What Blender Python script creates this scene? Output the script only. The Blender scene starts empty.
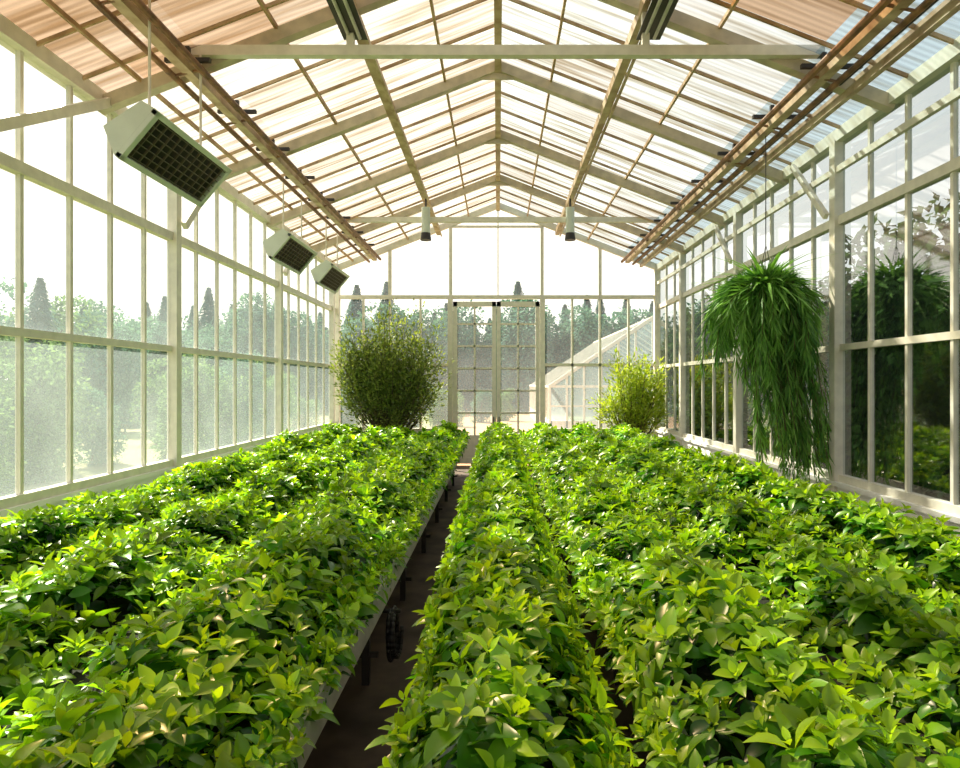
import bpy, math, random
import numpy as np
from mathutils import Vector
random.seed(4); rng=np.random.default_rng(7)
scene=bpy.context.scene
scene.view_settings.view_transform='Standard'
scene.view_settings.look='None'
scene.view_settings.exposure=0.26

# ---------------------------------------------------------------- helpers
def srgb(r,g,b):
    f=lambda c:(c/255/12.92) if c/255<=0.04045 else ((c/255+0.055)/1.055)**2.4
    return (f(r),f(g),f(b),1)
def mat(name):
    m=bpy.data.materials.new(name); m.use_nodes=True
    nt=m.node_tree; nt.nodes.clear()
    out=nt.nodes.new('ShaderNodeOutputMaterial')
    return m,nt,out
def N(nt,t,**kw):
    n=nt.nodes.new(t)
    for k,v in kw.items(): setattr(n,k,v)
    return n
def simple(name,col,rough=.5,metal=0,noise=0.0,scale=6,col2=None,bump=0):
    m,nt,out=mat(name)
    p=N(nt,'ShaderNodeBsdfPrincipled'); p.inputs['Roughness'].default_value=rough; p.inputs['Metallic'].default_value=metal
    tc=N(nt,'ShaderNodeTexCoord'); nz=N(nt,'ShaderNodeTexNoise'); nz.inputs['Scale'].default_value=scale; nz.inputs['Detail'].default_value=6
    nt.links.new(tc.outputs['Object'],nz.inputs['Vector'])
    r=N(nt,'ShaderNodeMix',data_type='RGBA')
    r.inputs['A'].default_value=col
    c2=col2 if col2 else (col[0]*(1-noise),col[1]*(1-noise),col[2]*(1-noise),1)
    r.inputs['B'].default_value=c2
    mr=N(nt,'ShaderNodeMapRange'); mr.inputs['From Min'].default_value=.35; mr.inputs['From Max'].default_value=.65
    nt.links.new(nz.outputs['Fac'],mr.inputs['Value']); nt.links.new(mr.outputs['Result'],r.inputs['Factor'])
    nt.links.new(r.outputs['Result'],p.inputs['Base Color'])
    if bump:
        b=N(nt,'ShaderNodeBump'); b.inputs['Strength'].default_value=bump; b.inputs['Distance'].default_value=.02
        nt.links.new(nz.outputs['Fac'],b.inputs['Height']); nt.links.new(b.outputs['Normal'],p.inputs['Normal'])
    nt.links.new(p.outputs[0],out.inputs[0]); return m
def leafmat(name,trans=.4,rough=.4,spec=.5,tcol=(1.6,1.5,.4,1)):
    m,nt,out=mat(name)
    a=N(nt,'ShaderNodeAttribute',attribute_name='Col')
    p=N(nt,'ShaderNodeBsdfPrincipled'); p.inputs['Roughness'].default_value=rough; p.inputs['Specular IOR Level'].default_value=spec
    t=N(nt,'ShaderNodeBsdfTranslucent')
    g=N(nt,'ShaderNodeMix',data_type='RGBA',blend_type='MULTIPLY'); g.inputs['Factor'].default_value=1
    g.inputs['B'].default_value=tcol
    nt.links.new(a.outputs['Color'],g.inputs['A']); nt.links.new(g.outputs['Result'],t.inputs['Color'])
    nt.links.new(a.outputs['Color'],p.inputs['Base Color'])
    mx=N(nt,'ShaderNodeMixShader'); mx.inputs[0].default_value=trans
    nt.links.new(p.outputs[0],mx.inputs[1]); nt.links.new(t.outputs[0],mx.inputs[2]); nt.links.new(mx.outputs[0],out.inputs[0])
    return m
def glassmat(name,haze=.2,tint=(1,1,1,1),refl=.3,hazecol=(.9,.93,.92,1)):
    m,nt,out=mat(name)
    tr=N(nt,'ShaderNodeBsdfTransparent'); tr.inputs[0].default_value=tint
    tl=N(nt,'ShaderNodeBsdfTranslucent'); tl.inputs[0].default_value=hazecol
    gl=N(nt,'ShaderNodeBsdfGlossy'); gl.inputs['Roughness'].default_value=.04
    tc=N(nt,'ShaderNodeTexCoord'); nz=N(nt,'ShaderNodeTexNoise'); nz.inputs['Scale'].default_value=1.3; nz.inputs['Detail'].default_value=5
    nt.links.new(tc.outputs['Object'],nz.inputs['Vector'])
    sx=N(nt,'ShaderNodeSeparateXYZ'); nt.links.new(tc.outputs['Object'],sx.inputs[0])
    mr=N(nt,'ShaderNodeMapRange'); mr.inputs['From Min'].default_value=1.0; mr.inputs['From Max'].default_value=3.6
    mr.inputs['To Min'].default_value=haze*1.25; mr.inputs['To Max'].default_value=haze*.6
    nt.links.new(sx.outputs['Z'],mr.inputs['Value'])
    mu=N(nt,'ShaderNodeMath',operation='MULTIPLY'); 
    ad=N(nt,'ShaderNodeMath',operation='ADD'); ad.inputs[1].default_value=.5
    nt.links.new(nz.outputs['Fac'],ad.inputs[0]); nt.links.new(mr.outputs[0],mu.inputs[0]); nt.links.new(ad.outputs[0],mu.inputs[1])
    m1=N(nt,'ShaderNodeMixShader'); nt.links.new(mu.outputs[0],m1.inputs[0]); nt.links.new(tr.outputs[0],m1.inputs[1]); nt.links.new(tl.outputs[0],m1.inputs[2])
    fr=N(nt,'ShaderNodeFresnel'); fr.inputs['IOR'].default_value=1.45
    fm=N(nt,'ShaderNodeMath',operation='MULTIPLY'); fm.inputs[1].default_value=refl; fm.use_clamp=True
    nt.links.new(fr.outputs[0],fm.inputs[0])
    m2=N(nt,'ShaderNodeMixShader'); nt.links.new(fm.outputs[0],m2.inputs[0]); nt.links.new(m1.outputs[0],m2.inputs[1]); nt.links.new(gl.outputs[0],m2.inputs[2])
    nt.links.new(m2.outputs[0],out.inputs[0]); return m

class MB:
    def __init__(s): s.v=[];s.f=[];s.m=[]
    def poly(s,pts,mi=0):
        b=len(s.v); s.v+= [tuple(p) for p in pts]; s.f.append(tuple(range(b,b+len(pts)))); s.m.append(mi)
    def box(s,lo,hi,mi=0):
        b=len(s.v); x0,y0,z0=lo;x1,y1,z1=hi
        s.v+=[(x0,y0,z0),(x1,y0,z0),(x1,y1,z0),(x0,y1,z0),(x0,y0,z1),(x1,y0,z1),(x1,y1,z1),(x0,y1,z1)]
        for f in [(0,3,2,1),(4,5,6,7),(0,1,5,4),(1,2,6,5),(2,3,7,6),(3,0,4,7)]:
            s.f.append(tuple(b+i for i in f)); s.m.append(mi)
    def beam(s,p,q,w,h,mi=0,up=(0,0,1)):
        p=Vector(p);q=Vector(q);d=(q-p).normalized();u=Vector(up)
        if abs(d.dot(u))>.98: u=Vector((0,1,0))
        sd=d.cross(u).normalized(); u=sd.cross(d).normalized()
        b=len(s.v)
        for c in (p,q):
            for a,e in ((-1,-1),(1,-1),(1,1),(-1,1)): s.v.append(tuple(c+sd*a*w/2+u*e*h/2))
        for f in [(0,3,2,1),(4,5,6,7),(0,1,5,4),(1,2,6,5),(2,3,7,6),(3,0,4,7)]:
            s.f.append(tuple(b+i for i in f)); s.m.append(mi)
    def cyl(s,p,q,r,mi=0,n=8,r2=None):
        p=Vector(p);q=Vector(q);d=(q-p).normalized();u=Vector((0,0,1))
        if abs(d.z)>.95:u=Vector((0,1,0))
        a=d.cross(u).normalized();c=a.cross(d).normalized();b=len(s.v); r2=r if r2 is None else r2
        for i in range(n):
            t=2*math.pi*i/n; o=a*math.cos(t)+c*math.sin(t)
            s.v.append(tuple(p+o*r)); s.v.append(tuple(q+o*r2))
        for i in range(n):
            j=(i+1)%n; s.f.append((b+2*i,b+2*i+1,b+2*j+1,b+2*j)); s.m.append(mi)
        s.f.append(tuple(b+2*i for i in range(n))); s.m.append(mi)
        s.f.append(tuple(b+2*i+1 for i in reversed(range(n)))); s.m.append(mi)
    def lathe(s,c,prof,mi=0,n=24):
        b=len(s.v)
        for r,z in prof:
            for i in range(n):
                t=2*math.pi*i/n; s.v.append((c[0]+r*math.cos(t),c[1]+r*math.sin(t),c[2]+z))
        for k in range(len(prof)-1):
            for i in range(n):
                j=(i+1)%n; s.f.append((b+k*n+i,b+k*n+j,b+(k+1)*n+j,b+(k+1)*n+i)); s.m.append(mi)
    def obj(s,name,mats,parent=None,bevel=0,smooth=False):
        me=bpy.data.meshes.new(name); me.from_pydata(s.v,[],s.f); me.polygons.foreach_set('material_index',s.m)
        for m in mats: me.materials.append(m)
        me.update(); o=bpy.data.objects.new(name,me); scene.collection.objects.link(o)
        if smooth:
            for p in me.polygons: p.use_smooth=True
        if parent: o.parent=parent
        if bevel:
            md=o.modifiers.new('bevel','BEVEL'); md.width=bevel; md.segments=2; md.limit_method='ANGLE'
        return o
def empty(name,loc=(0,0,0)):
    e=bpy.data.objects.new(name,None); e.location=loc; e.empty_display_size=.2; scene.collection.objects.link(e); return e

def template(rows):
    T=[0.];V=[0.];F=[]
    prev=None
    for t,w in rows:
        b=len(T); T+= [t,t,t]; V+=[-w,0,w]
        if prev is None: F+=[(0,b+1,b),(0,b+2,b+1)]
        else: F+=[(prev,prev+1,b+1,b),(prev+1,prev+2,b+2,b+1)]
        prev=b
    b=len(T);T.append(1.);V.append(0.); F+=[(prev,prev+1,b),(prev+1,prev+2,b)]
    return np.array(T),np.array(V),F
T_HI=template([(.12,.32),(.3,.86),(.5,1.),(.7,.8),(.88,.38)])
T_MID=template([(.28,.85),(.62,.9)])
T_LOW=(np.array([0,.5,.5,1.]),np.array([0,1.,-1.,0]),[(0,1,3,2)])
def norm(a): return a/np.maximum(np.linalg.norm(a,axis=1,keepdims=True),1e-9)
class Leaves:
    def __init__(s): s.P=[];s.C=[];s.L=[];s.LS=[];s.nv=0;s.nl=0
    def add(s,base,d,n,L,W,col,tm,curl=.3,fold=.35):
        T,V,F=tm; K=len(base); d=norm(d); n=norm(n-d*np.sum(n*d,1,keepdims=True)); sd=np.cross(d,n)
        L=np.broadcast_to(L,(K,)); W=np.broadcast_to(W,(K,)); curl=np.broadcast_to(curl,(K,))
        P=(base[:,None,:]+d[:,None,:]*(L[:,None]*T[None])[:,:,None]
           +sd[:,None,:]*(W[:,None]*.5*V[None])[:,:,None]
           +n[:,None,:]*(-L[:,None]*curl[:,None]*(T**2)[None]+W[:,None]*.5*fold*np.abs(V)[None])[:,:,None])
        m=len(T); s.P.append(P.reshape(-1,3)); s.C.append(np.repeat(col,m,axis=0))
        fl=np.concatenate([np.array(f) for f in F]); ln=np.array([len(f) for f in F]); st=np.concatenate([[0],np.cumsum(ln)[:-1]])
        off=s.nv+np.arange(K)*m
        s.L.append((off[:,None]+fl[None]).ravel()); s.LS.append((s.nl+np.arange(K)[:,None]*len(fl)+st[None]).ravel())
        s.nv+=K*m; s.nl+=K*len(fl)
    def mesh(s,name,mats):
        me=bpy.data.meshes.new(name); P=np.concatenate(s.P).astype('f'); C=np.concatenate(s.C).astype('f')
        L=np.concatenate(s.L).astype('i'); LS=np.concatenate(s.LS).astype('i')
        me.vertices.add(len(P)); me.vertices.foreach_set('co',P.ravel())
        me.loops.add(len(L)); me.loops.foreach_set('vertex_index',L)
        me.polygons.add(len(LS)); me.polygons.foreach_set('loop_start',LS)
        me.update(calc_edges=True); me.validate()
        at=me.color_attributes.new('Col','FLOAT_COLOR','POINT')
        at.data.foreach_set('color',np.concatenate([C[:,:3],np.ones((len(C),1),'f')],1).astype('f').ravel())
        me.polygons.foreach_set('use_smooth',np.ones(len(me.polygons),bool))
        for m in mats: me.materials.append(m)
        return me
    def obj(s,name,mats,parent=None):
        o=bpy.data.objects.new(name,s.mesh(name,mats)); scene.collection.objects.link(o)
        if parent:o.parent=parent
        return o

# ---------------------------------------------------------------- materials
M_frame=simple('painted_frame_white',srgb(228,223,208),.5,noise=.14,scale=9)
M_roofsteel=simple('painted_roof_steel',srgb(200,188,164),.5,noise=.25,scale=7)
M_tan=simple('weathered_tan_bar',srgb(196,168,130),.6,col2=srgb(152,122,88),scale=5)
M_cream=simple('cream_rail',srgb(206,186,154),.55,col2=srgb(160,132,100),scale=5)
M_brown=simple('rusty_brown_pipe',srgb(150,108,72),.55,col2=srgb(98,68,44),scale=8)
M_dark=simple('dark_metal',srgb(45,42,38),.45,noise=.3)
M_rubber=simple('black_rubber_hose',srgb(24,24,24),.5,noise=.2)
M_knee=simple('white_kneewall_paint',srgb(240,240,236),.7,noise=.08,scale=3)
M_floor=simple('concrete_floor_dark',srgb(112,94,80),.8,col2=srgb(76,64,56),scale=3,bump=.3)
M_bench=simple('galvanised_bench',srgb(206,204,194),.5,noise=.2,scale=10)
M_soil=simple('potting_soil',srgb(20,28,10),.95,col2=srgb(12,20,6),scale=20,bump=.5)
M_heater=simple('heater_enamel',srgb(206,214,202),.4,noise=.08)
M_grid=simple('heater_louvre',srgb(96,88,72),.4,noise=.2)
M_black=simple('heater_inside',srgb(26,24,22),.6)
M_pot=simple('terracotta',srgb(150,90,62),.8,noise=.2)
M_bark=simple('bark',srgb(96,84,58),.9,noise=.4,scale=14)
M_ground=simple('outdoor_ground',srgb(146,134,96),.95,col2=srgb(96,118,64),scale=.25)
M_path=simple('gravel_path',srgb(176,136,100),.95,noise=.15,scale=8)
M_leaf=leafmat('herb_leaf',.42,.32,.55)
M_shrub=leafmat('shrub_leaf',.4,.5,.3,(1.5,1.35,.6,1))
M_hang=leafmat('pendulous_frond',.3,.5,.3,(1.3,1.4,.7,1))
M_tree=leafmat('outdoor_tree_leaf',.3,.8,.05,(1.2,1.2,.9,1))
M_glassL=glassmat('dusty_haze_glass',.17,(.97,.99,.98,1),.35,(.80,.94,.98,1))  # uneven dirt film whose pale translucent share stands in for backlit haze
M_glassR=glassmat('clear_glass',.03,(.80,.86,.87,1),.35)
M_glassB=glassmat('back_glass',.10,(.97,.99,1,1),.35,(.86,.95,1,1))  # pale translucent share stands in for bright haze at the far end

def roofmat():
    m,nt,out=mat('translucent_roof_sheet')
    a=N(nt,'ShaderNodeAttribute',attribute_name='Col')
    tc=N(nt,'ShaderNodeTexCoord')
    mp=N(nt,'ShaderNodeMapping'); mp.inputs['Scale'].default_value=(.4,6.0,.4); nt.links.new(tc.outputs['Object'],mp.inputs[0])
    nz=N(nt,'ShaderNodeTexNoise'); nz.inputs['Scale'].default_value=1.6; nz.inputs['Detail'].default_value=7; nt.links.new(mp.outputs[0],nz.inputs['Vector'])
    wv=N(nt,'ShaderNodeTexWave',bands_direction='Y'); wv.inputs['Scale'].default_value=4.2; wv.inputs['Distortion'].default_value=.3
    nt.links.new(tc.outputs['Object'],wv.inputs['Vector'])
    mr=N(nt,'ShaderNodeMapRange'); mr.inputs['From Min'].default_value=.46; mr.inputs['From Max'].default_value=.66; mr.inputs['To Max'].default_value=.95
    nt.links.new(nz.outputs['Fac'],mr.inputs['Value'])
    mc=N(nt,'ShaderNodeMix',data_type='RGBA',blend_type='MULTIPLY'); mc.inputs['B'].default_value=srgb(196,182,160)
    nt.links.new(mr.outputs[0],mc.inputs['Factor']); nt.links.new(a.outputs['Color'],mc.inputs['A'])
    wr=N(nt,'ShaderNodeMapRange'); wr.inputs['To Min'].default_value=.80; wr.inputs['To Max'].default_value=1.0
    nt.links.new(wv.outputs['Fac'],wr.inputs['Value'])
    mm=N(nt,'ShaderNodeMix',data_type='RGBA',blend_type='MULTIPLY'); mm.inputs['Factor'].default_value=1
    nt.links.new(mc.outputs['Result'],mm.inputs['A']); nt.links.new(wr.outputs[0],mm.inputs['B'])
    tr=N(nt,'ShaderNodeBsdfTransparent'); tl=N(nt,'ShaderNodeBsdfTranslucent'); df=N(nt,'ShaderNodeBsdfDiffuse')
    for s in (tr,tl,df): nt.links.new(mm.outputs['Result'],s.inputs[0])
    m0=N(nt,'ShaderNodeMixShader'); m0.inputs[0].default_value=.55; nt.links.new(tl.outputs[0],m0.inputs[1]); nt.links.new(df.outputs[0],m0.inputs[2])
    m1=N(nt,'ShaderNodeMixShader'); m1.inputs[0].default_value=.24; nt.links.new(tr.outputs[0],m1.inputs[1]); nt.links.new(m0.outputs[0],m1.inputs[2])
    nt.links.new(m1.outputs[0],out.inputs[0]); return m
M_roof=roofmat()

# ---------------------------------------------------------------- dimensions
XL,XR=-4.0,3.95; Y0,Y1=-3.0,15.7
def rz(x): return 6.4-.39*abs(x)

b=MB(); b.box((XL,Y0,-.12),(XR,Y1,0)); b.obj('floor',[M_floor])
b=MB(); b.poly([(-90,-30,-.14),(90,-30,-.14),(90,140,-.14),(-90,140,-.14)]); b.obj('ground',[M_ground])
b=MB(); b.poly([(-3,15.8,-.12),(4,15.8,-.12),(3,60,-.12),(-3.5,60,-.12)]); b.obj('gravel_path',[M_path])

# ---------------------------------------------------------------- side walls
wn=[0]
def side_wall(x,cols,sill,mid,upper,side,glass,extra=None):
    sg=1 if x>0 else -1
    b=MB(); b.box((x-.06,Y0,0),(x+.06,Y1,sill-.06)); 
    b.box((x-.10 ,Y0,sill-.10),(x+.08,Y1,sill-.05)); b.obj('wall_'+side,[M_knee])
    ys=[Y0]+cols+[Y1]
    for i in range(len(ys)-1):
        a,c=ys[i],ys[i+1]
        if c-a<.2: continue
        b=MB()
        n=max(1,round((c-a)/.62))
        for k in range(1,n):
            y=a+(c-a)*k/n; b.box((x-.022,y-.02,sill-.05),(x+.022,y+.02,4.82))
        b.box((x-.045,a,sill-.05),(x+.045,c,sill+.03)); 
        b.box((x-.035,a,mid-.035),(x+.035,c,mid+.035))
        b.box((x-.045,a,upper-.05),(x+.045,c,upper+.05))
        if extra: b.beam((x-sg*.05,a,extra),(x-sg*.05,c,extra),.05,.07)
        b.poly([(x+sg*.005,a,sill),(x+sg*.005,c,sill),(x+sg*.005,c,4.84),(x+sg*.005,a,4.84)],1)
        wn[0]+=1; b.obj('window_%d'%wn[0],[M_frame,glass])
    b=MB()
    for y in cols: b.box((x-.06-sg*.03,y-.06,0),(x+.06-sg*.03,y+.06,4.8))
    b.box((x-.08,Y0,4.78),(x+.08,Y1,4.92)); b.obj('trim_%d'%(1 if sg<0 else 2),[M_frame])
side_wall(XL,[.35,4.1,7.85,11.6,15.3],1.05,2.43,3.80,'left',M_glassL)
side_wall(XR,[1.2,4.3,7.4,10.45,13.6],.93,2.42,3.88,'right',M_glassR,4.46)
b=MB()
for y,y2,z2 in ((6.4,4.15,3.55),(8.74,7.9,3.95),(12.3,11.65,4.0)):
    b.beam((XL+.13,y,4.82),(XL+.13,y2,z2),.06,.09)
b.beam((XR-.13,8.3,4.82),(XR-.13,7.45,3.95),.05,.07); b.beam((XR-.13,11.3,4.82),(XR-.13,10.5,4.0),.05,.07)
b.obj('knee_brace',[M_frame])

# ---------------------------------------------------------------- gables
def gable(y,name,door=True):
    b=MB(); sg=1 if y>5 else -1
    dl,dr=-1.15,1.07
    b.box((XL,y-.06,0),(dl,y+.06,.85)); b.box((dr,y-.06,0),(XR,y+.06,.85))
    b.obj(name,[M_knee])
    b=MB()
    b.beam((XL,y,4.13),(XR,y,4.13),.09,.09)
    for x0,x1 in ((XL,dl),(dr,XR)):
        b.beam((x0,y,2.47),(x1,y,2.47),.06,.07); b.beam((x0,y,.87),(x1,y,.87),.09,.08)
    for x in (-3.3,-2.65,-1.9,1.82,2.5,3.2):
        b.box((x-.025,y-.03,.87),(x+.025,y+.03,4.13))
    for x in (-2.65,-1.16,1.08,2.5):
        b.box((x-.04,y-.035,4.13),(x+.04,y+.035,rz(x)-.02))
    b.box((-.015,y-.02,4.13),(.015,y+.02,6.35))
    for x in (dl-.02,dr+.02): b.box((x-.06,y-.06,0),(x+.06,y+.06,4.13))
    for x in (XL+.05,XR-.05): b.box((x-.07,y-.07,0),(x+.07,y+.07,4.84))
    b.beam((XL,y,rz(XL)-.02),(0,y,6.38),.1,.14); b.beam((XR,y,rz(XR)-.02),(0,y,6.38),.1,.14)
    b.beam((-1.16,y,5.86),(1.08,y,5.86),.06,.05)
    yy=y+sg*.01
    b.poly([(XL,yy,.87),(dl,yy,.87),(dl,yy,rz(dl)),(XL,yy,rz(XL))],1)
    b.poly([(dr,yy,.87),(XR,yy,.87),(XR,yy,rz(XR)),(dr,yy,rz(dr))],1)
    b.poly([(dl,yy,4.1),(dr,yy,4.1),(dr,yy,rz(dr)),(0,yy,6.4),(dl,yy,rz(dl))],1)
    wn[0]+=1; b.obj('window_%d'%wn[0],[M_frame,M_glassB])
    b=MB(); zt=4.02
    for x0,x1 in ((dl+.05,-.045),(-.035,dr-.05)):
        b.box((x0,y-.03,.05),(x0+.10,y+.03,zt)); b.box((x1-.10,y-.03,.05),(x1,y+.03,zt))
        b.box((x0,y-.03,zt-.12),(x1,y+.03,zt)); b.box((x0,y-.025,.05),(x1,y+.025,.75)); b.box((x0,y-.035,.05),(x1,y+.035,.2))
        xm=(x0+x1)/2; b.box((xm-.022,y-.02,.75),(xm+.022,y+.02,zt))
        for k in range(1,6):
            z=.75+(zt-.75)*k/6; b.box((x0,y-.02,z-.022),(x1,y+.02,z+.022))
        b.poly([(x0,yy,.7),(x1,yy,.7),(x1,yy,zt),(x0,yy,zt)],1)
    for x in (-.105,.025):
        b.box((x-.012,y-sg*.08-.012,1.0),(x+.012,y-sg*.08+.012,1.2),2)
        for z in (1.02,1.18): b.beam((x,y,z),(x,y-sg*.08,z),.02,.02,2)
    b.obj('door_%d'%(1 if sg>0 else 2),[M_frame,M_glassB,M_dark])
gable(Y1,'wall_back'); gable(Y0,'wall_front')

# ---------------------------------------------------------------- roof
xs=[-4.08,-3.55,-2.95,-2.2,-1.45,-.72,0,.72,1.45,2.2,3.1,3.55,4.03]
nY=31; ysr=np.linspace(Y0,Y1,nY+1)
b=MB(); cols=[]
for i in range(len(xs)-1):
    for j in range(nY):
        xm=(xs[i]+xs[i+1])/2; ym=(ysr[j]+ysr[j+1])/2
        b.poly([(xs[i],ysr[j],rz(xs[i])+.05),(xs[i+1],ysr[j],rz(xs[i+1])+.05),(xs[i+1],ysr[j+1],rz(xs[i+1])+.05),(xs[i],ysr[j+1],rz(xs[i])+.05)])
        br=.12*random.random()+(.22 if random.random()<.22 else 0)
        if ym<6.6: br+=.2*random.random()+.15
        if xm<-2.2 and ym<6.8: br+=.5
        if 1.4<xm<3.2 and ym<6.2: br+=.6
        if xm>3.1: br=.0
        br=min(br,1)
        A=np.array((srgb(232,242,248) if xm>0 else srgb(242,242,238))[:3]);B=np.array(srgb(180,144,106)[:3]); C=A*(1-br)+B*br
        if xm>3.1: C=np.array(srgb(184,202,212)[:3])
        cols+= [list(C)+[1]]*4
o=b.obj('ceiling',[M_roof]); at=o.data.color_attributes.new('Col','FLOAT_COLOR','POINT')
at.data.foreach_set('color',np.array(cols,'f').ravel())
b=MB()
for j in range(nY+1):
    y=ysr[j]
    for x in (XL,XR): b.beam((x,y,rz(x)+.02),(0,y,6.42),.022,.035)
for x in (-3.55,-2.2,-.72,.72,2.2,3.55): b.beam((x,Y0,rz(x)),(x,Y1,rz(x)),.03,.045)
b.obj('roof_glazing_bars',[M_tan])
b=MB()
for y in (-.6,1.7,4.06,6.4,8.74,11.08,13.42):
    b.beam((XL,y,rz(XL)-.07),(0,y,6.33),.11,.13); b.beam((XR,y,rz(XR)-.07),(0,y,6.33),.11,.13)
    b.box((-.25,y-.02,6.16),(.25,y+.02,6.3))
b.obj('roof_rafters',[M_roofsteel])
b=MB()
b.beam((0,Y0,6.3),(0,Y1,6.3),.09,.12)
for x in (-1.45,1.45):
    b.beam((x,Y0,rz(x)-.13),(x,Y1,rz(x)-.13),.10,.12); b.beam((x+.07,Y0,rz(x)-.21),(x+.07,Y1,rz(x)-.21),.03,.03)
b.obj('roof_purlins',[M_cream])
b=MB()
for y,x0,x1 in ((6.3,-3.08,3.2),(12.75,-3.1,3.2)):
    b.beam((x0,y,5.27),(x1,y,5.27),.08,.10)
for x in (-1.45,1.45): b.beam((x,6.3,5.25),(x,6.3,rz(x)-.1),.07,.07)
b.obj('roof_tie_beams',[M_frame])
b=MB()
for x,sg in ((-3.0,-1),(3.15,1)):
    z=rz(x)-.17
    b.beam((x,Y0+.1,z),(x,Y1-.1,z),.10,.12,0)
    b.cyl((x+sg*-.13,Y0+.1,z-.02),(x+sg*-.13,Y1-.1,z-.02),.035,1)
    b.cyl((x+sg*.14,Y0+.1,z-.08),(x+sg*.14,Y1-.1,z-.08),.03,1)
    if sg>0:
        b.beam((x+.33,Y0+.1,z-.12),(x+.33,Y1-.1,z-.12),.06,.08,0); b.cyl((x+.24,Y0+.1,z-.02),(x+.24,Y1-.1,z-.02),.025,2)
    for y in np.arange(-2,15.5,1.17):
        b.box((x-.22,y-.02,z+.05),(x+.22+(.15 if sg>0 else 0),y+.02,z+.09),2); b.box((x-.02,y-.02,z),(x+.02,y+.02,z+.2),2)
        b.beam((x-sg*.13,y,z-.02),(x+sg*.14,y,z-.08),.02,.02,1)
b.obj('service_pipe_rail',[M_cream,M_brown,M_dark])

def growlight(x,y0,L,z):
    e=empty('hanging_grow_light',(x,y0+L/2,z))
    b=MB()
    h=L/2; pr=[(-.12,-.06),(.12,-.06),(.08,.05),(-.08,.05)]
    n=4
    for k in range(n):
        a=pr[k];c=pr[(k+1)%n]
        b.poly([(a[0],-h,a[1]),(c[0],-h,c[1]),(c[0],h,c[1]),(a[0],h,a[1])],0)
    b.poly([(p[0],-h,p[1]) for p in pr],0); b.poly([(p[0],h,p[1]) for p in reversed(pr)],0)
    for dx in (-.05,.05): b.cyl((dx,-h+.05,-.07),(dx,h-.05,-.07),.018,1)
    b.obj('housing',[M_dark,M_bench],e)
    b=MB(); 
    zt=rz(x)-.2-z
    for y in (-h*.6,h*.6): b.cyl((0,y,.05),(0,y,zt),.012)
    b.obj('hanger_rods',[M_dark],e)
growlight(-1.42,5.2,1.2,5.5); growlight(1.5,5.2,1.2,5.5)
def pendant(x,y):
    e=empty('pendant_lamp',(x,y,4.95)); b=MB()
    b.cyl((0,0,.5),(0,0,.85),.02,0); b.cyl((0,0,.0),(0,0,.52),.085,1,16); b.cyl((0,0,-.12),(0,0,.02),.11,0,16,.09) 
    b.obj('lamp_body',[M_dark,M_heater],e)
pendant(-1.42,12.6); pendant(1.42,12.6)

# ---------------------------------------------------------------- heaters
def heater(x,y,z,L=1.4,s=1.0):
    e=empty('unit_heater',(x,y,z))
    P2=Vector((0,0,0));P3=Vector((-.31,0,-.37))*s;P1=Vector((-.40,0,-.14))*s;P0=Vector((-.10,0,.06))*s
    sec=[P2,P0,P1,P3]; Y=Vector((0,L,0)); b=MB()
    for k in range(3):
        b.poly([sec[k],sec[k]+Y,sec[k+1]+Y,sec[k+1]],0)
    b.poly(sec,0); b.poly([p+Y for p in reversed(sec)],0)
    nrm=Vector((.37,0,-.31)).normalized(); ed=(P2-P3)
    b.poly([P3,P3+Y,P2+Y,P2],1)
    w=.045
    u=ed.normalized()
    b.beam(P3+u*w/2+nrm*.02,P3+u*w/2+Y+nrm*.02,.05,.05,0,up=nrm); b.beam(P2-u*w/2+nrm*.02,P2-u*w/2+Y+nrm*.02,.05,.05,0,up=nrm)
    b.beam(P3+nrm*.02+Vector((0,.03,0)),P2+nrm*.02+Vector((0,.03,0)),.06,.05,0,up=nrm); b.beam(P3+nrm*.02+Y-Vector((0,.03,0)),P2+nrm*.02+Y-Vector((0,.03,0)),.06,.05,0,up=nrm)
    b.obj('casing',[M_heater,M_black],e,bevel=.006)
    b=MB()
    for k in range(1,8):
        p=P3+ed*k/8+nrm*.022; b.beam(p+Vector((0,.05,0)),p+Y-Vector((0,.05,0)),.008,.022,0,up=nrm)
    for k in range(1,12):
        q=Vector((0,L*k/12,0))+nrm*.024; b.beam(P3+q,P2+q,.010,.018,0,up=nrm)
    b.obj('louvre_grille',[M_grid],e)
    b=MB()
    zt=rz(x-.17)-.0-z
    for yy in (.25,L-.25):
        b.cyl((-.17*s,yy,0),(-.17*s,yy,zt+.03),.012)
    b.obj('mounting_rods',[M_frame],e)
heater(-2.74,5.1,4.20,1.42,1.02); heater(-3.1,9.5,4.25); heater(-3.12,12.0,4.27,1.35)

# ---------------------------------------------------------------- benches
BY0,BY1=.75,14.1
def bench(x0,x1,name):
    b=MB()
    b.box((x0+.02,BY0,.66),(x1-.02,BY1,.69),0)
    for xx in (x0,x1-.04): b.box((xx,BY0-.02,.66),(xx+.04,BY1+.02,.82),0)
    for yy in (BY0-.02,BY1-.02): b.box((x0,yy,.66),(x1,yy+.04,.82),0)
    b.box((x0+.04,BY0+.02,.69),(x1-.04,BY1-.02,.79),1)
    for y in np.arange(BY0+.2,BY1,1.66):
        for xx in ((x0+.15,x1-.15) if x1-x0<1.5 else (x0+.2,(x0+x1)/2,x1-.2)):
            b.box((xx-.025,y-.025,0),(xx+.025,y+.025,.66),2)
        b.box((x0+.08,y-.02,.58),(x1-.08,y+.02,.66),2); b.box((x0+.12,y-.015,.18),(x1-.12,y+.015,.21),2)
    b.cyl((x0+.1,BY0,.6),(x0+.1,BY1,.6),.025,2); b.cyl((x1-.1,BY0,.6),(x1-.1,BY1,.6),.025,2)
    return b.obj(name,[M_bench,M_soil,M_dark])
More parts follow.
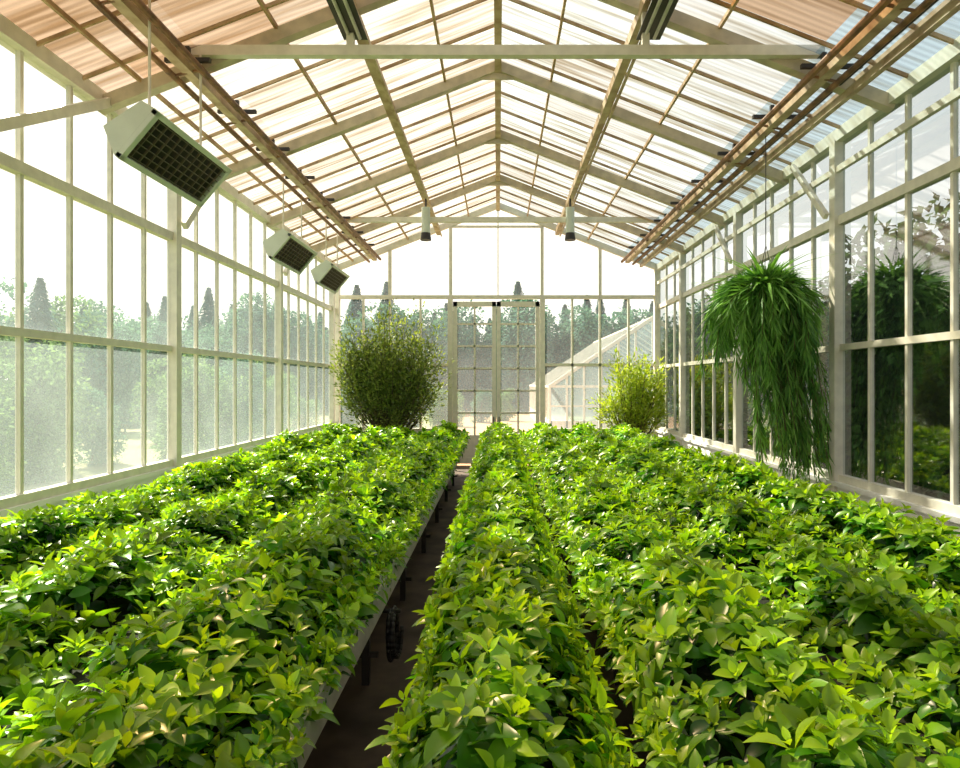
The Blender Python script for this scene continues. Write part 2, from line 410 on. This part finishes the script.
# bench x0,x1, foliage x0,x1, rows, plants per row
beds=[(-3.78,-.68,-3.72,-.69,3,4),(-.27,.33,-.31,.36,1,3),(.60,3.08,.51,3.02,3,3)]
for q in beds: bench(q[0],q[1],'growing_bench')
# irrigation hose coil hung below the left bench
b=MB(); pp=[]
for i in range(97):
    t=i/96*2*math.pi*4; r=.13+.012*math.sin(i*.7); pp.append((-.66+.02*math.sin(t*.25+1)+.008*i/24,3.95+r*math.cos(t)*1.0,.46+r*math.sin(t)*1.1))
for a,c in zip(pp[:-1],pp[1:]): b.cyl(a,c,.013,0,6)
b.cyl((-.78,3.95,.60),(-.60,3.95,.60),.014,1,8)
b.obj('garden_hose',[M_rubber,M_dark],smooth=True)

# ---------------------------------------------------------------- herb foliage
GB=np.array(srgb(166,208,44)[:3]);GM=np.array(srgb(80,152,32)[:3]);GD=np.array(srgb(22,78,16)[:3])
def shoots(lv,P,A,S,near):
    K=len(P); phi=rng.uniform(0,2*np.pi,K)
    A=norm(A)
    ref=np.tile([1.,0,0],(K,1)); e1=norm(np.cross(A,ref)); e2=np.cross(A,e1)
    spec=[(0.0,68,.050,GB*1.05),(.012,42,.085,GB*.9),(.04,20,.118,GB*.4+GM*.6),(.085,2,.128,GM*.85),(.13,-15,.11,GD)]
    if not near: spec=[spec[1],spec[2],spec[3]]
    tone=rng.uniform(.5,1.22,K)[:,None]
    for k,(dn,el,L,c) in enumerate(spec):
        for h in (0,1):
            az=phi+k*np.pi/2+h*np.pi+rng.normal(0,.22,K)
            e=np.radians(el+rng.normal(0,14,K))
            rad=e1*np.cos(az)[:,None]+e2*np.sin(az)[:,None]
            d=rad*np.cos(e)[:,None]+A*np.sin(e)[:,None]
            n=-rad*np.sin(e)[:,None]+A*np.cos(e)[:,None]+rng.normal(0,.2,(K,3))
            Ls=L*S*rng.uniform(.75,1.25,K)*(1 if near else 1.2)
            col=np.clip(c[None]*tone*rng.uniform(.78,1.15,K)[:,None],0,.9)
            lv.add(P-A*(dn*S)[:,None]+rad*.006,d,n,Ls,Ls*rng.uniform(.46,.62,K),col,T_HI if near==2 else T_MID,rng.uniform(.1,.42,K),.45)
hn=lambda x,y: .03*np.sin(1.7*x+.6*y)+.04*np.sin(2.3*y+1.1*x+1)+.03*np.sin(4.1*y-3*x)
for bi,(bx0,bx1,fx0,fx1,nr,m) in enumerate(beds):
    lv=Leaves(); pts=[];ax=[];sc=[]
    w=(fx1-fx0)/nr
    for r in range(nr):
        rx0=fx0+r*w
        for c in range(m):
            o_=(c-(m-1)/2)/((m-1)/2)
            cx=rx0+w*.5+o_*(w*.5-.165)
            y=BY0+.05+random.random()*.1
            while y<BY1-.05:
                px=cx+random.gauss(0,.02); py=y+random.gauss(0,.03)
                top=1.09+hn(px,py)+random.gauss(0,.035)-.18*abs(o_)**2.2
                ns=10; R=.155; pt=random.uniform(.80,1.16)
                for k in range(ns):
                    rr=math.sqrt((k+.5)/ns)*R; an=k*2.4+random.random()
                    dx,dy=rr*math.cos(an),rr*math.sin(an)
                    z=top-2.8*rr*rr+random.gauss(0,.022)-.25*max(0,dx*o_)
                    lean=[dx*3+random.gauss(0,.15)+o_*.35,dy*3+random.gauss(0,.15),1]
                    pts.append((px+dx,py+dy,z)); ax.append(lean); sc.append(random.uniform(.75,1.15)*pt*(1-.12*abs(o_)))
                y+=.25+random.random()*.035
    for k in range(int((fx1-fx0)*(BY1-BY0)*30)):
        pts.append((random.uniform(fx0+.05,fx1-.05),random.uniform(BY0,BY1),random.uniform(.83,.90))); ax.append([random.gauss(0,.35),random.gauss(0,.35),1]); sc.append(random.uniform(.8,1.05))
    for sx,sg in ((fx0,-1),(fx1,1)):
        y=BY0
        while y<BY1:
            z=random.uniform(.80,.95); X=sx+sg*(random.uniform(-.05,.02))
            if bi==0 and sg<0: X=sx+.05
            pts.append((X,y,z)); ax.append([sg*random.uniform(.3,1.0),random.gauss(0,.3),random.uniform(.3,1)]); sc.append(random.uniform(.55,.85)); y+=.026
    for k in range(int((fx1-fx0)*30)):
        pts.append((random.uniform(fx0,fx1),BY1+random.uniform(0,.08),random.uniform(.8,.95))); ax.append([random.gauss(0,.3),1,.6]); sc.append(1)
        pts.append((random.uniform(fx0,fx1),BY0-random.uniform(0,.08),random.uniform(.8,.95))); ax.append([random.gauss(0,.3),-1,.6]); sc.append(1)
    pts=np.array(pts);ax=np.array(ax,float);sc=np.array(sc)
    d=pts[:,1]
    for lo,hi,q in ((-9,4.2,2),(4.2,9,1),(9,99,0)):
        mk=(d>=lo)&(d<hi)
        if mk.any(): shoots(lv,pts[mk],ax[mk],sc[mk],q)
    lv.obj('leafy_herb_bed',[M_leaf])

# ---------------------------------------------------------------- shrubs
def shrub(name,x,y,zc,rx,ry,rz_,nl,L,c1,c2,taper=.5,nb=60,ztop_pot=.55,narrow=.32,umin=.05,spread=.26):
    e=empty(name,(x,y,0)); lv=Leaves(); b=MB()
    b.lathe((0,0,0),[(.02,0),(.24,0),(.32,ztop_pot-.06),(.36,ztop_pot-.06),(.36,ztop_pot),(.30,ztop_pot),(.29,ztop_pot-.05),(.01,ztop_pot-.05)],0)
    b.obj('pot',[M_pot],e,smooth=False)
    br=MB(); tips=[]
    for k in range(nb):
        v=rng.normal(0,1,3); v/=np.linalg.norm(v); v[2]=v[2]*.95+.05
        rr=rng.uniform(.5,1.08)
        z=zc+v[2]*rz_*rr; f=1-(taper*max(0,-v[2]))
        t=np.array([v[0]*rx*rr*f,v[1]*ry*rr*f,z]); s=np.array([rng.normal(0,.06),rng.normal(0,.06),ztop_pot-.08])
        mid=np.array([t[0]*.62,t[1]*.6,s[2]+(t[2]-s[2])*.5])
        br.cyl(s,mid,.012,0,5,.008); br.cyl(mid,t,.008,0,5,.003); tips.append((s,mid,t))
    br.obj('branches',[M_bark],e)
    B=[];D=[]
    for k in range(nl):
        s,mid,t=tips[rng.integers(nb)]
        u=umin+(1-umin)*rng.uniform(0,1.0)**.7
        q=mid*(1-u)+t*u
        side=rng.normal(0,1,3); side/=np.linalg.norm(side)
        q=q+side*rng.uniform(0,spread)*np.array([1,.7,1]); q[0]=min(max(q[0],-3.80-x),3.76-x); q[1]=min(q[1],15.5-y); B.append(q); D.append(side+np.array([0,0,.3])+norm((t-mid)[None])[0]*.6)
    B=np.array(B);D=np.array(D)
    nn=rng.normal(0,.6,(nl,3))+[0,0,1]
    u=rng.uniform(0,1,(nl,1)); col=c1*u+c2*(1-u)
    Ls=L*rng.uniform(.7,1.3,nl); lv.add(B,D,nn,Ls,Ls*narrow,col,T_MID,.25,.3)
    lv.obj('foliage',[M_shrub],e)
shrub('potted_shrub',-2.50,14.8,2.42,1.36,.5,1.40,20000,.085,np.array(srgb(150,168,86)[:3]),np.array(srgb(80,106,50)[:3]),taper=.15,nb=230,narrow=.42,spread=.32)
shrub('potted_bamboo',3.10,14.7,1.80,.90,.5,1.0,6000,.12,np.array(srgb(196,212,80)[:3]),np.array(srgb(122,156,52)[:3]),taper=.2,nb=90,narrow=.26,spread=.24)

# ---------------------------------------------------------------- hanging plant
HX,HY,HZ=3.18,7.6,3.10
e=empty('hanging_fern',(HX,HY,HZ))
b=MB()
b.lathe((0,0,-.18),[(.02,-.04),(.08,-.03),(.13,.06),(.15,.14),(.13,.14),(.12,.08),(.01,.08)],0,20)
for k in range(3):
    a=k*2*math.pi/3; b.cyl((.14*math.cos(a),.14*math.sin(a),-.04),(0,0,.55),.004,1,5)
b.cyl((0,0,.55),(0,0,rz(HX)-.2-HZ),.006,1,6)
b.obj('hanging_basket',[M_bark,M_dark],e)
lv=Leaves(); st=MB(); c1=np.array(srgb(134,182,84)[:3]); c2=np.array(srgb(42,96,40)[:3])
nf=170
for k in range(nf):
    az=rng.uniform(0,2*np.pi); ca=math.cos(az)
    inner=k<120
    if inner:
        out=rng.uniform(.06,.42); up=rng.uniform(.05,.28)
        H=rng.uniform(.7,1.5); bx=.10
        if rng.random()<.64: H=rng.uniform(1.5,2.30); bx=rng.uniform(.15,.6); out*=.8
        elif ca<-.4: H=rng.uniform(.6,1.3)
    else:
        out=rng.uniform(.45,.78); H=rng.uniform(.1,.8); up=rng.uniform(.10,.34); bx=0
    n=26; path=[]
    for i in range(n):
        t=i/(n-1); ta=.42 if inner else .7
        q=min(1,t/ta); r=out*(1-(1-q)**1.5)
        z=up*4*(q*.5)*(1-q*.5) - .62*r*r
        if q>.35: z-= (H+up-.3*out)*((t-ta*.35)/(1-ta*.35))**1.5
        x=min(.64,r*ca+bx*t**1.3); path.append(np.array([x+.02*math.sin(6*t+k),r*math.sin(az)*.8,z]))
    path=np.array(path); tan=np.gradient(path,axis=0); tan=norm(tan)
    for i in range(0,n-1,2): st.cyl(path[i],path[min(i+2,n-1)],.004,0,4)
    reps=4
    B=[];D=[]
    for i in range(1,n-1):
        for q in range(reps):
            f=rng.uniform(0,1); B.append(path[i]*(1-f)+path[i+1]*f)
            sdv=rng.normal(0,1,3); sdv-=tan[i]*sdv.dot(tan[i]); sdv/=np.linalg.norm(sdv)+1e-6
            D.append(tan[i]*1.0+sdv*rng.uniform(.2,.55)+np.array([0,0,-.2]))
    B=np.array(B);D=np.array(D);K=len(B); u=np.clip(rng.uniform(0,1,(K,1))*.5+rng.uniform(0,.55),0,1)
    Ls=rng.uniform(.12,.28,K); lv.add(B,D,rng.normal(0,1,(K,3)),Ls,.019,c1*u+c2*(1-u),T_LOW,.2,.3)
K=150; az=rng.uniform(0,2*np.pi,K); el=rng.uniform(.15,1.4,K)
D=np.stack([np.cos(az)*np.cos(el),np.sin(az)*np.cos(el),np.sin(el)],1); Ls=rng.uniform(.4,.9,K)*(.6+.4*np.cos(el)); Ls=np.where(D[:,0]>.3,np.minimum(Ls,.62),Ls)
lv.add(np.zeros((K,3)),D,np.tile([0,0,1.],(K,1))+D*.01,Ls,.034,np.tile(c1*1.0,(K,1)),T_HI,rng.uniform(.4,1.0,K),.3)
lv.obj('fronds',[M_hang],e); st.obj('stems',[M_bark],e)

# ---------------------------------------------------------------- outdoors
def treemesh(name,kind,c1,c2,nl=3500,h=6.):
    lv=Leaves()
    if kind=='hedge':
        nb=22; C=np.stack([rng.uniform(-.22,.22,nb)*h,rng.uniform(-.22,.22,nb)*h,np.linspace(.08,.84,nb)*h],1)
        R=rng.uniform(.12,.2,nb)*h; idx=rng.integers(0,nb,nl); v=norm(rng.normal(0,1,(nl,3)))
        B=C[idx]+v*(R[idx]*rng.uniform(.6,1.,nl))[:,None]; D=v+rng.normal(0,.5,(nl,3))+[0,0,-.3]; Nn=v+[0,0,.4]; Ls=rng.uniform(.22,.42,nl)*h/6*.7; W=Ls*.6
    else:
        t=rng.uniform(0,1,nl)**1.3; az=rng.uniform(0,2*np.pi,nl); wob=1+.25*np.sin(t*46+3*az)
        r=(1-t)**.9*(h*.23)*rng.uniform(.25,1,nl)*wob
        B=np.stack([r*np.cos(az),r*np.sin(az),h*.04+h*.93*t],1); D=np.stack([np.cos(az),np.sin(az),-.35*np.ones(nl)],1)+rng.normal(0,.25,(nl,3)); Nn=np.tile([0,0,1.],(nl,1)); Ls=rng.uniform(.3,.6,nl)*h/9*(1.1-.7*t); W=Ls*.45
    u=rng.uniform(0,1,(nl,1)); lv.add(B,D,Nn,Ls,W,c1*u+c2*(1-u),T_LOW,.2,.2)
    me=lv.mesh(name+'_leaves',[M_tree])
    b=MB(); b.cyl((0,0,-.1),(0,0,h*.6),h*.02,0,8,h*.01)
    for k in range(8):
        a=k*2.4; b.cyl((0,0,h*(.2+.04*k)),(h*.12*math.cos(a),h*.12*math.sin(a),h*(.3+.05*k)),h*.008,0,5,h*.004)
    tm=bpy.data.meshes.new(name+'_trunk'); tm.from_pydata(b.v,[],b.f); tm.materials.append(M_bark)
    return me,tm
s3=lambda r,g,b:np.array(srgb(r,g,b)[:3])
TB1=treemesh('hazy','hedge',s3(130,160,104),s3(76,110,72),7000); TB2=treemesh('hazy2','hedge',s3(108,146,126),s3(68,108,96),7000)  # hazy meshes: distance haze is mixed into the pale leaf colours, conifer too
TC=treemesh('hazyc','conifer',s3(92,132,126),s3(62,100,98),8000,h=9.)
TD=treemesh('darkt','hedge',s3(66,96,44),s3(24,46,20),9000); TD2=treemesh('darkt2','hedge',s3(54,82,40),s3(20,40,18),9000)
def tree(ms,x,y,s,name):
    e=empty(name,(x,y,-.14)); e.scale=(s,s,s*random.uniform(.9,1.1)); e.rotation_euler=(0,0,random.uniform(0,6.28))
    for m,n in zip(ms,('leaves','trunk')):
        o=bpy.data.objects.new(n,m); scene.collection.objects.link(o); o.parent=e
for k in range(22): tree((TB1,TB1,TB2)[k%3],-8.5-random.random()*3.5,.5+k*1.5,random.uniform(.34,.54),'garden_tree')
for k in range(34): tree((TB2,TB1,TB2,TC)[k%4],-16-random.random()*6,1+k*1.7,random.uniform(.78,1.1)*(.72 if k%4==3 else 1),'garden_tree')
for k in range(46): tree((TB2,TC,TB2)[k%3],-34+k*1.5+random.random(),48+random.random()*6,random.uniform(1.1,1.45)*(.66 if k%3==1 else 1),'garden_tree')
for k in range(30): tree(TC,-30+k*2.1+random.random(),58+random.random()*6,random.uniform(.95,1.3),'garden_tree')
for k in range(5): tree((TB1,TB2)[k%2],-7+k*1.2,22+random.random()*6,random.uniform(.26,.42),'garden_shrub')
for k in range(3): tree((TB1,TB2)[k%2],-2.2+k*1.3,32+random.random()*6,random.uniform(.22,.3),'garden_shrub')
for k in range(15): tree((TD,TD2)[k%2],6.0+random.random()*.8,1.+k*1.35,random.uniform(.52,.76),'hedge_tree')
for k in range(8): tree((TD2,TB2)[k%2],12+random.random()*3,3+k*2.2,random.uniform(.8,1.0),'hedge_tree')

b=MB(); gx0,gx1,gy0,gy1,ge,gr=2.1,10.5,26,42,1.9,4.7; gm=(gx0+gx1)/2
def gz(x): return gr-(gr-ge)*abs(x-gm)/(gm-gx0)
b.box((gx0,gy0,-.14),(gx1,gy0+.1,.5)); b.box((gx0,gy0,-.14),(gx0+.1,gy1,.5))
for x in np.linspace(gx0,gx1,13): b.box((x-.04,gy0,0),(x+.04,gy0+.08,gz(x)))
for y in np.linspace(gy0,gy1,13):
    b.box((gx0-.03,y-.04,0),(gx0+.05,y+.04,ge)); b.beam((gx0,y,ge),(gm,y,gr),.07,.07); b.beam((gx1,y,ge),(gm,y,gr),.07,.07)
b.beam((gx0,gy0,ge),(gx1,gy0,ge),.1,.1); b.beam((gx0,gy0,1.1),(gx1,gy0,1.1),.06,.06); b.beam((gm,gy0,gr),(gm,gy1,gr),.1,.1); b.beam((gx0,gy0,ge),(gx0,gy1,ge),.1,.1)
b.beam((gx0,gy0,ge),(gm,gy0,gr),.14,.14); b.beam((gx1,gy0,ge),(gm,gy0,gr),.14,.14)
b.poly([(gx0,gy0,ge),(gm,gy0,gr),(gm,gy1,gr),(gx0,gy1,ge)],1); b.poly([(gx1,gy0,ge),(gm,gy0,gr),(gm,gy1,gr),(gx1,gy1,ge)],1)
b.poly([(gx0,gy0+.05,0),(gx1,gy0+.05,0),(gx1,gy0+.05,ge),(gm,gy0+.05,gr),(gx0,gy0+.05,ge)],1)
b.obj('neighbouring_greenhouse',[M_frame,glassmat('frosted_glass',.3,(.72,.8,.83,1),.6,(.5,.58,.6,1))])

# ---------------------------------------------------------------- light
SD=Vector((-.50,.52,.72)).normalized()
w=bpy.data.worlds.new('World'); scene.world=w; w.use_nodes=True; nt=w.node_tree; nt.nodes.clear()
out=N(nt,'ShaderNodeOutputWorld'); bg=N(nt,'ShaderNodeBackground'); tc=N(nt,'ShaderNodeTexCoord')
dp=N(nt,'ShaderNodeVectorMath',operation='DOT_PRODUCT'); dp.inputs[1].default_value=Vector((-.66,.66,.35)).normalized()
nm=N(nt,'ShaderNodeVectorMath',operation='NORMALIZE'); nt.links.new(tc.outputs['Generated'],nm.inputs[0]); nt.links.new(nm.outputs[0],dp.inputs[0])
cr=N(nt,'ShaderNodeValToRGB'); el=cr.color_ramp.elements
el[0].position=.15; el[0].color=(.42,.52,.64,1); el[1].position=.85; el[1].color=(1.5,1.40,1.22,1)
x=cr.color_ramp.elements.new(.58); x.color=(.88,.92,.94,1)
mr=N(nt,'ShaderNodeMapRange'); mr.inputs['From Min'].default_value=-1; mr.inputs['From Max'].default_value=1
nt.links.new(dp.outputs['Value'],mr.inputs['Value']); nt.links.new(mr.outputs[0],cr.inputs[0]); nt.links.new(cr.outputs[0],bg.inputs[0]); bg.inputs[1].default_value=1.0
nt.links.new(bg.outputs[0],out.inputs[0])
sd=bpy.data.lights.new('sun','SUN'); sd.energy=12.0; sd.angle=math.radians(1.2); sd.color=(1,.91,.72)
so=bpy.data.objects.new('sun',sd); scene.collection.objects.link(so); so.rotation_euler=SD.to_track_quat('Z','Y').to_euler(); so.location=(-20,30,30)

cd=bpy.data.cameras.new('camera'); cd.lens=24; cd.sensor_width=36; cd.shift_x=-18/960; cd.clip_end=400; cd.clip_start=.05
co=bpy.data.objects.new('camera',cd); scene.collection.objects.link(co); co.location=(0,0,2.0); co.rotation_euler=(math.pi/2,0,0)
scene.camera=co
